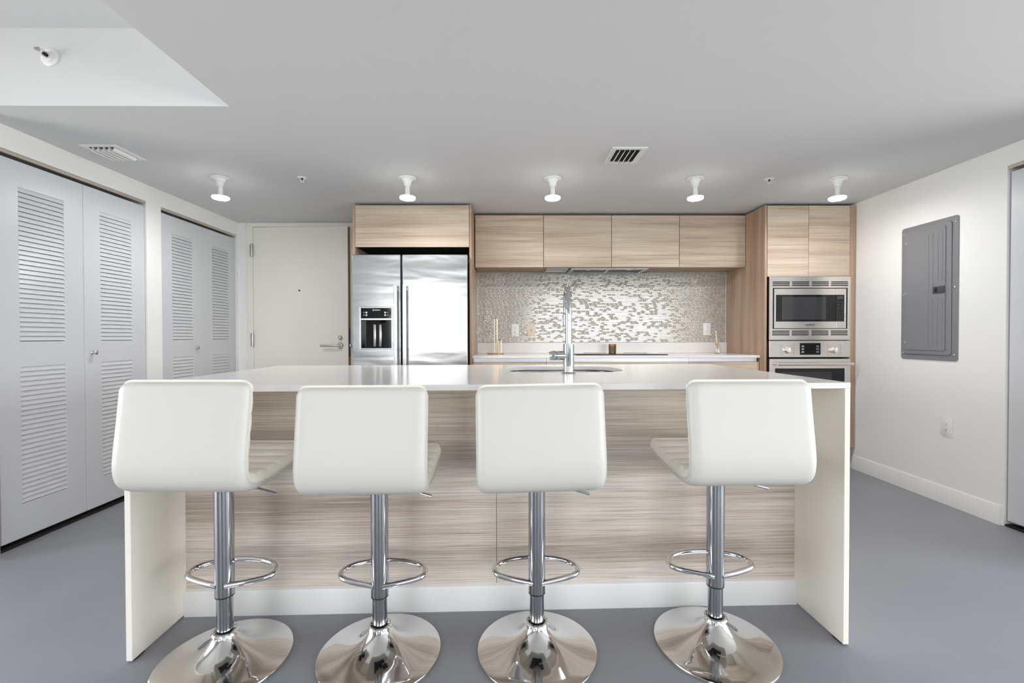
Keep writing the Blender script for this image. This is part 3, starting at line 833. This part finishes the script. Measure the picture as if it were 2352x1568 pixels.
obj('window', G().box(mx(240), mx(886), YT-.0145, YT-.012, zb_+.14, mz(1310), .0005, 1), 'ovenglass', dr)
hz = mz(1202)
g = G().tube([(mx(150), YT-.058, hz), (mx(1105), YT-.058, hz)], .0125, 20)
hd = obj('handle', g, 'pale_metal', dr)
for c0 in (172, 1080):
    obj('standoff', G().box(mx(c0)-.014, mx(c0)+.014, YT-.056, YT-.015, hz-.009, hz+.009, .003), 'satin', hd)
obj('body', G().box(mx(110), mx(1100), YT+.04, YT+.50, .32, mz(910)), 'dark', r, smooth=False)

# ------------------------------------------------------------------ fridge
r = thing('refrigerator', (-.755, 3.75, 0), 'stainless steel side by side fridge with ice dispenser', 'refrigerator')
FY, FT = 3.43, 1.703
obj('body', G().box(-1.190, -.322, FY+.072, 4.10, .02, 1.690, .003, 1), 'panel_dark', r)
obj('kick_grille', G().box(-1.185, -.327, FY+.05, FY+.072, .0, .06), 'black', r, smooth=False)
ho = (-1.140, -.895, .975, 1.293)
g = G().holed('Y', -1.203, -.829, .07, FT, [ho], FY, FY+.065)
fz = obj('freezer_door', g, 'fridge', r, smooth=False, bevel=.006)
fd = obj('fridge_door', G().holed('Y', -.815, -.313, .07, FT, [], FY, FY+.065), 'fridge', r, smooth=False, bevel=.006)
obj('gasket', G().box(-.829, -.815, FY+.03, FY+.07, .08, FT-.01), 'black', r, smooth=False)
for d_, x_ in ((fz, -.859), (fd, -.789)):
    pl = rrect(x_, FY-.046, .028, .022, .009, 4)
    hd = obj('handle', G().prism(pl, 'Z', .42, 1.460), 'handle', d_)
    for zz in (1.435, .445):
        obj('standoff', G().box(x_-.008, x_+.008, FY-.036, FY+.001, zz-.012, zz+.012, .002), 'satin', hd)
# dispenser
dsp = obj('dispenser_frame', G().holed('Y', -1.143, -.892, .972, 1.296, [(-1.1355, -.8995, .979, 1.197), (-1.1355, -.8995, 1.210, 1.2895)], FY-.004, FY+.010), 'handle', fz, smooth=False, bevel=.001)
obj('recess', G().holed('Y', -1.139, -.896, .976, 1.200, [(-1.1355, -.8995, .979, 1.197)], FY+.008, FY+.062).box(-1.139, -.896, FY+.058, FY+.064, .976, 1.200), 'blackglass', dsp, smooth=False)
for xx in (-1.042, -.998):
    obj('paddle', G().box(xx-.010, xx+.010, FY+.040, FY+.052, .99, 1.165, .003), 'satin', dsp)
g = G().lathe([(.05, 0), (.045, -.012), (.03, -.018), (.012, -.020), (0, -.020)], (-1.0175, FY+.032, 1.197), 'Z', 28)
obj('spout', g, 'black', dsp)
cpn = obj('control_panel', G().box(-1.1355, -.8995, FY-.002, FY+.02, 1.210, 1.2895), 'blackglass', dsp, smooth=False)
g = G()
for xx in (-1.092, -.948):
    for zz in (1.255, 1.235):
        g.cyl((xx, FY-.002, zz), .0068, -.0010, .001, 'Y', 18)
        g.box(xx+(-.024 if xx < -1 else .013), xx+(-.013 if xx < -1 else .024), FY-.0028, FY-.001, zz-.0015, zz+.0015)
obj('buttons', g, 'white_ink', cpn)
emblem(cpn, -1.038, 1.2735, FY-.0028, .0062, 'white_ink')
lettering('BOSCH', .0125, 'white_ink', cpn, (-1.027, FY-.0028, 1.2732), (PI/2, 0, 0))

# ------------------------------------------------------------------ small things on the back worktop
cx_, cy_, cz_ = .929, 3.93, .9186
r = thing('candle', (cx_, cy_, cz_), 'olive brown glass candle on the black cooktop', 'candle')
obj('jar', G().lathe([(0, 0), (.031, 0), (.033, .002), (.0335, .066), (.0335, .068)], (cx_, cy_, cz_), 'Z', 32), 'candle_glass', r)
obj('rim', G().lathe([(.0338, .066), (.0338, .080), (.031, .080), (.0305, .070), (0, .070)], (cx_, cy_, cz_), 'Z', 32), 'copper', r)

cx_, cy_, cz_ = -.110, 3.965, .9122
r = thing('paper_towel_holder', (cx_, cy_, cz_), 'brass paper towel holder with two wire loops on the back worktop', 'towel holder')
obj('base', G().lathe([(0, 0), (.076, 0), (.079, .003), (.078, .008), (.070, .010), (0, .010)], (cx_, cy_, cz_), 'Z', 40), 'brass', r)
def loop(xa, w, h, rad, yy):
    pts = [(xa-w/2, yy, cz_+.008), (xa-w/2, yy, cz_+h-w/2)]
    pts += [(xa-w/2*math.cos(PI*k/10), yy, cz_+h-w/2+w/2*math.sin(PI*k/10)) for k in range(1, 10)]
    pts += [(xa+w/2, yy, cz_+h-w/2), (xa+w/2, yy, cz_+.008)]
    return G().tube(pts, rad, 10)
obj('tall_loop', loop(cx_, .024, .320, .0042, cy_), 'brass', r)
obj('short_loop', loop(cx_+.038, .022, .128, .0042, cy_-.012), 'brass', r)

cx_, cy_, cz_ = 1.862, 3.92, .9122
r = thing('reed_diffuser', (cx_, cy_, cz_), 'small glass reed diffuser with cork collar on the back worktop', 'diffuser')
obj('bottle', G().lathe([(0, .001), (.023, .001), (.0255, .004), (.0255, .044), (.0245, .052), (.018, .063), (.013, .070), (.012, .080), (.0105, .080), (.0115, .069), (.0165, .061), (.0225, .051), (.0235, .044), (.0235, .006), (0, .004)], (cx_, cy_, cz_), 'Z', 32), 'glass', r)
obj('scent_liquid', G().lathe([(0, .0055), (.0225, .0055), (.0228, .034), (0, .034)], (cx_, cy_, cz_), 'Z', 28), 'liquid', r)
obj('cork_collar', G().lathe([(.0125, .077), (.0155, .078), (.0155, .091), (.0145, .093), (.006, .093), (.006, .077)], (cx_, cy_, cz_), 'Z', 28), 'cork', r)
for dx in (-.018, -.008):
    obj('reed', G().tube([(cx_+.002, cy_, cz_+.008), (cx_-.001, cy_, cz_+.08), (cx_+dx, cy_+.004, cz_+.205)], .0020, 8), 'reed', r)

# ------------------------------------------------------------------ island
IR = .0212
isl = thing('kitchen_island', (-.0412, 1.4762, 0), 'kitchen island with white quartz waterfall top and wood front', 'kitchen island', rotz=IR, local=True)
ZI, TH, HW, DP = .909, .020, 1.2140, 1.027
ci, si = math.cos(IR), math.sin(IR)
def tol(x, y):      # world to island
    dx, dy = x+.0412, y-1.4762
    return dx*ci+dy*si, -dx*si+dy*ci
SKX, SKY_ = tol(.266, 2.165)
hole = rrect(SKX, SKY_, .555, .385, .13, 10)
outer = [(-HW, 0), (HW, 0), (HW, DP), (-HW, DP)]
obj('countertop', G().loops_slab(outer, hole, ZI-TH, ZI), 'quartz', isl, smooth=False, bevel=.0012)
for s_ in (-1, 1):
    x0, x1 = sorted((s_*HW, s_*(HW-.0195)))
    obj('side_slab', G().box(x0, x1, 0.0, DP, .006, ZI-TH-.0004, .0012, 1), 'slab', isl)
    obj('foot', G().box(x0+.003, x1-.003, .012, .055, 0, .0062), 'rubber', isl, smooth=False)
BX = HW-.0200
g = G().box(-BX, BX, .2725, .290, .0, ZI-TH-.0006).box(-BX, -BX+.018, .290, .96, 0, ZI-TH-.0006).box(BX-.018, BX, .290, .96, 0, ZI-TH-.0006).box(-BX, BX, .942, .96, 0, ZI-TH-.0006)
obj('carcass', g, 'dark', isl, smooth=False)
obj('front_panel', G().box(-BX, -.0008, .254, .272, .100, ZI-TH-.0006), 'wood_island', isl, smooth=False)
obj('front_panel', G().box(.0008, BX, .254, .272, .100, ZI-TH-.0006), 'wood_island', isl, smooth=False)
pf = [(.254, 0), (.238, 0), (.238, .092), (.242, .098), (.247, .100), (.254, .104), (.271, .104), (.271, 0)]
pf = [(.2535, 0.0), (.2375, 0.0), (.2375, .088), (.2420, .096), (.2535, .101)]
obj('baseboard', G().prism(pf, 'X', -BX, BX), 'trim', isl)
obj('front_panel', G().box(-BX, BX, .9605, .978, .1, ZI-TH-.0006), 'wood_front', isl, smooth=False)

# sink hung under the island top
sk = thing('kitchen_sink', (SKX*ci-SKY_*si-.0412, SKX*si+SKY_*ci+1.4762, ZI-TH), 'undermounted steel sink in the island top behind the tap', 'sink', rotz=IR, local=True)
g = G(); rings = []
for sc_, z_, rr in ((.030, -.0006, .14), (.004, -.0006, .13), (0, -.004, .13), (-.004, -.17, .12), (-.03, -.19, .11), (-.08, -.195, .09)):
    rings.append([(p[0], p[1], z_) for p in rrect(0, 0, .555+2*sc_, .385+2*sc_, rr, 10)])
g.loft(rings, caps=False)
bmv = g.bm; bmv.verts.ensure_lookup_table(); n_ = len(rings[0]); bmv.faces.new(bmv.verts[-n_:])
obj('bowl', g, 'steel', sk)
obj('drain', G().lathe([(.04, 0), (.038, .003), (.02, .002), (0, .001)], (0, 0, -.195), 'Z', 24), 'satin', sk)

# faucet
fx_, fy_ = .2645, 1.930
r = thing('faucet', (fx_, fy_, ZI), 'tall chrome pull-down tap on the island', 'faucet')
obj('base_flange', G().lathe([(.031, 0), (.0315, .002), (.030, .005), (.024, .006), (0, .006)], (fx_, fy_, ZI+.0003), 'Z', 40), 'tapchrome', r)
obj('body', G().cyl((fx_, fy_, ZI), .0238, .005, .128, 'Z', 40, .0012), 'tapchrome', r)
ex, R_ = .016, .098
pts = [(fx_, fy_, ZI+.126), (fx_, fy_, ZI+.20), (fx_, fy_, ZI+.275)]
for k in range(1, 13):
    a = PI*k/12; t_ = (1-math.cos(a))/2
    pts.append((fx_+ex*t_, fy_+2*R_*t_, ZI+.275+R_*1.06*math.sin(a)))
hx_, hy_ = fx_+ex, fy_+2*R_
sp_ = obj('spout', G().tube(pts, .0152, 24), 'tapchrome', r)
obj('spray_head', G().lathe([(.0150, .276), (.0160, .272), (.0172, .262), (.0172, .215), (.0160, .209), (.0130, .208), (0, .208)], (hx_, hy_, ZI), 'Z', 28), 'tapchrome', r)
zc_ = ZI+.076
obj('valve', G().lathe([(.0205, -.010), (.0205, -.050), (.0190, -.0505), (.0190, -.053)], (fx_, fy_, zc_), 'X', 36), 'tapchrome', r)
obj('valve_ring', G().lathe([(.0186, -.0525), (.0186, -.0550)], (fx_, fy_, zc_), 'X', 32), 'black', r)
hd = obj('handle', G().lathe([(.0200, -.0550), (.0207, -.0560), (.0207, -.0790), (.0185, -.0820), (0, -.0825)], (fx_, fy_, zc_), 'X', 36), 'tapchrome', r)
obj('pin', G().tube([(fx_-.078, fy_, zc_+.012), (fx_-.088, fy_-.004, zc_+.016)], .0030, 10).cyl((fx_-.068, fy_, zc_), .006, -.0225, -.018, 'Y', 16), 'tapchrome', hd)

# ------------------------------------------------------------------ bar stools
def catmull(P, n):
    out = []
    for i in range(len(P)-1):
        p0 = P[max(i-1, 0)]; p1 = P[i]; p2 = P[i+1]; p3 = P[min(i+2, len(P)-1)]
        for k in range(n):
            t = k/n
            out.append(tuple(.5*((2*p1[j])+(-p0[j]+p2[j])*t+(2*p0[j]-5*p1[j]+4*p2[j]-p3[j])*t*t+(-p0[j]+3*p1[j]-3*p2[j]+p3[j])*t**3) for j in (0, 1)))
    out.append(tuple(P[-1])); return out
SEAT = [(-.204, .931), (-.211, .870), (-.220, .800), (-.229, .735), (-.232, .685), (-.222, .643), (-.196, .618), (-.155, .605), (-.10, .602), (-.03, .605), (.05, .613), (.115, .623), (.168, .632)]
raw = catmull(SEAT, 16)
cum = [0]
for a, b in zip(raw, raw[1:]): cum.append(cum[-1]+math.hypot(b[0]-a[0], b[1]-a[1]))
LEN = cum[-1]
def at(s):
    s = min(max(s, 0), LEN)
    for i in range(len(raw)-1):
        if cum[i+1] >= s:
            t = (s-cum[i])/(cum[i+1]-cum[i]+1e-12)
            p = [raw[i][j]+(raw[i+1][j]-raw[i][j])*t for j in (0, 1)]
            break
    def tan(q):
        a = pt(max(q-.02, 0)); b = pt(min(q+.02, LEN)); d = (b[0]-a[0], b[1]-a[1]); L_ = math.hypot(*d); return d[0]/L_, d[1]/L_
    return p
def pt(s):
    lo, hi = 0, len(cum)-1
    while hi-lo > 1:
        m = (lo+hi)//2
        if cum[m] <= s: lo = m
        else: hi = m
    t = (s-cum[lo])/(cum[hi]-cum[lo]+1e-12)
    return [raw[lo][j]+(raw[hi][j]-raw[lo][j])*t for j in (0, 1)]
def frame(s):
    a = pt(max(s-.012, 0)); b = pt(min(s+.012, LEN)); d = (b[0]-a[0], b[1]-a[1]); L_ = math.hypot(*d)
    ty, tz = d[0]/L_, d[1]/L_
    p = pt(s)
    return p, (-tz, ty)      # normal on the sitter's side
def samples(step):
    s = [0, .001, .003, .006, .010, .015, .021, .028]
    q = .036
    while q < LEN-.036: s.append(q); q += step
    return s+[LEN-v for v in reversed(s[:8])]
WID, CRN = .1900, .028
def hw_at(s, W_):
    e_ = min(s, LEN-s)
    if e_ >= CRN: return W_
    return W_-CRN+math.sqrt(max(CRN*CRN-(CRN-e_)**2, 0))
def P3(s, u, n):
    p, nn = frame(s); return (u, p[0]+nn[0]*n, p[1]+nn[1]*n)
def seat_shell():
    g = G(); rings = []
    T0 = .024
    for s in samples(.012):
        w = hw_at(s, WID); e_ = min(s, LEN-s); er = .016
        n0 = T0*(1-math.sqrt(max(1-(1-min(e_/er, 1))**2, 0)))*.85
        ru, rn = .034, (T0-n0)
        ring = []
        ru = min(ru, w*.9)
        for k in range(9):
            a = PI/2*k/8; ring.append((-w+ru*(1-math.sin(a)) if False else -w+ru*(1-math.cos(PI/2-a)), T0-rn*math.sin(a)))
        # ring above runs from (-w, T0) to (-w+ru, n0)
        ring = [(-w+ru*(1-math.cos(PI/2*k/8)), T0-rn*math.sin(PI/2*k/8)) for k in range(9)]
        m_ = [(-w+ru+(2*w-2*ru)*k/10, n0) for k in range(1, 10)]
        rr = [(-p[0], p[1]) for p in reversed(ring)]
        bot = ring+m_+rr
        top = [(w-.004-(2*w-.008)*k/12, T0) for k in range(13)]
        rings.append([P3(s, u, n) for u, n in bot+top])
    return g.loft(rings)
def seat_cushion():
    g = G(); rings = []
    B0 = .0245; step = .0045; pitch = .0585
    EX = .008
    for s_0 in samples(step):
        s = -EX+s_0*(LEN+2*EX)/LEN
        w = hw_at(s_0, WID-.001); e_ = min(s_0, LEN-s_0); er = .022
        ph = (s-.030) % pitch; u_ = ph/pitch
        H = .0235+.0085*math.sin(PI*u_)**.45
        H *= math.sqrt(max(1-(1-min(e_/er, 1))**2, 0.002))
        ru = min(.018, w*.9)
        edge = [(-w+ru*(1-math.cos(PI/2*k/7)), B0+H*math.sin(PI/2*k/7)) for k in range(8)]
        mid = [(-w+ru+(2*w-2*ru)*k/10, B0+H) for k in range(1, 10)]
        ed2 = [(-p[0], p[1]) for p in reversed(edge)]
        bot = [(w-.004-(2*w-.008)*k/8, B0) for k in range(9)]
        rings.append([P3(s, u, n) for u, n in edge+mid+ed2+bot])
    return g.loft(rings)
def seat_piping():
    path = []
    ss = samples(.014)
    for s in ss: path.append(P3(s, hw_at(s, WID)+.0005, .0243))
    for s in reversed(ss): path.append(P3(s, -hw_at(s, WID)-.0005, .0243))
    out = [path[0]]
    for p in path[1:]:
        if (Vector(p)-Vector(out[-1])).length > .002: out.append(p)
    return G().tube(out, .0021, 8, True)

def make_stool():
    r = thing('bar_stool', (0, 0, 0), '', 'bar stool', 'white bar stools along the island', local=True)
    obj('base', G().lathe([(0, .0), (.203, .0), (.2035, .003), (.202, .0065), (.195, .0090), (.165, .0135), (.130, .0210), (.100, .0305), (.076, .0430), (.058, .0580), (.046, .0720), (.039, .0830), (.0365, .088), (.030, .088)], (0, 0, 0), 'Z', 96), 'basechrome', r)
    g = G(); n_ = 64; rings = []
    for rr, z_ in ((.031, .084), (.0375, .084), (.0395, .087), (.0395, .096), (.037, .100), (.031, .101)):
        rings.append([((rr+(.0009 if (k % 4) < 2 and rr > .0385 else 0))*math.cos(2*PI*k/n_), (rr+(.0009 if (k % 4) < 2 and rr > .0385 else 0))*math.sin(2*PI*k/n_), z_) for k in range(n_)])
    g.loft(rings, caps=False)
    obj('collar', g, 'crystal', r)
    obj('gas_lift', G().cyl((0, 0, 0), .0243, .086, .215, 'Z', 40), 'column', r)
    obj('sleeve', G().cyl((0, 0, 0), .0290, .208, .588, 'Z', 48, .001), 'column', r)
    obj('sleeve_ring', G().cyl((0, 0, 0), .0286, .2045, .2085, 'Z', 40), 'rubber', r)
    loop_ = [(-.014, -.019, .245), (-.030, -.0155, .247), (-.075, -.004, .250), (-.118, .010, .254), (-.138, .022, .257), (-.146, .040, .260), (-.140, .062, .263), (-.118, .084, .266), (-.080, .101, .268), (-.040, .109, .269), (0, .112, .269)]
    full = loop_+[(-p[0], p[1], p[2]) for p in reversed(loop_[:-1])]
    sm = catmull3(full, 5)
    obj('footrest', G().tube(sm, .0092, 14), 'chrome', r)
    obj('seat_plate', G().box(-.085, .085, -.085, .085, .583, .598, .003).cyl((0, 0, 0), .033, .560, .590, 'Z', 32), 'black', r)
    obj('lever', G().tube([(.03, 0, .570), (.10, 0, .562), (.178, -.008, .543)], [.0045, .0045, .0055], 12), 'chrome', r)
    obj('seat_shell', seat_shell(), 'leather', r)
    obj('seat_cushion', seat_cushion(), 'leather_lightened', r)
    obj('piping', seat_piping(), 'leather', r)
    return r
def catmull3(P, n):
    P = [Vector(p) for p in P]; out = []
    for i in range(len(P)-1):
        p0 = P[max(i-1, 0)]; p1 = P[i]; p2 = P[i+1]; p3 = P[min(i+2, len(P)-1)]
        for k in range(n):
            t = k/n
            out.append(.5*((2*p1)+(-p0+p2)*t+(2*p0-5*p1+4*p2-p3)*t*t+(-p0+3*p1-3*p2+p3)*t**3))
    out.append(P[-1]); return out

stool0 = make_stool()
SEATP = ('seat_shell', 'seat_cushion', 'piping')
LIFT = SEATP+('seat_plate', 'lever', 'sleeve', 'sleeve_ring', 'footrest')
stools = [   # x, y, lift, swivel (deg), roll of the seat (deg), sideways offset of the seat
    (-.940, 1.465, .010, -1.5, 0.0, .016, 'white leather bar stool at the left end of the island, cushion showing on its right'),
    (-.435, 1.490, -.010, 1.5, 0.0, .001, 'white leather bar stool standing second along the island from the closets'),
    (.097, 1.500, -.008, 3.0, -0.6, -.001, 'white leather bar stool directly in front of the tap and sink'),
    (.718, 1.520, .001, 1.0, 0.0, .010, 'white leather bar stool nearest the right wall, cushion showing on its left')]
for i, (x, y, dz, sw, rl, sh, lab) in enumerate(stools):
    o = stool0 if i == 0 else copy_tree(stool0)
    o.location = (x, y, 0); o['label'] = lab
    for ch in o.children:
        base = ch.name.split('.')[0]
        if base in LIFT: ch.location.z = dz
        if base in SEATP: ch.location.x = sh; ch.rotation_euler = (0, math.radians(rl), math.radians(sw))

for o in bpy.data.objects:
    if '_local' in o: del o['_local']
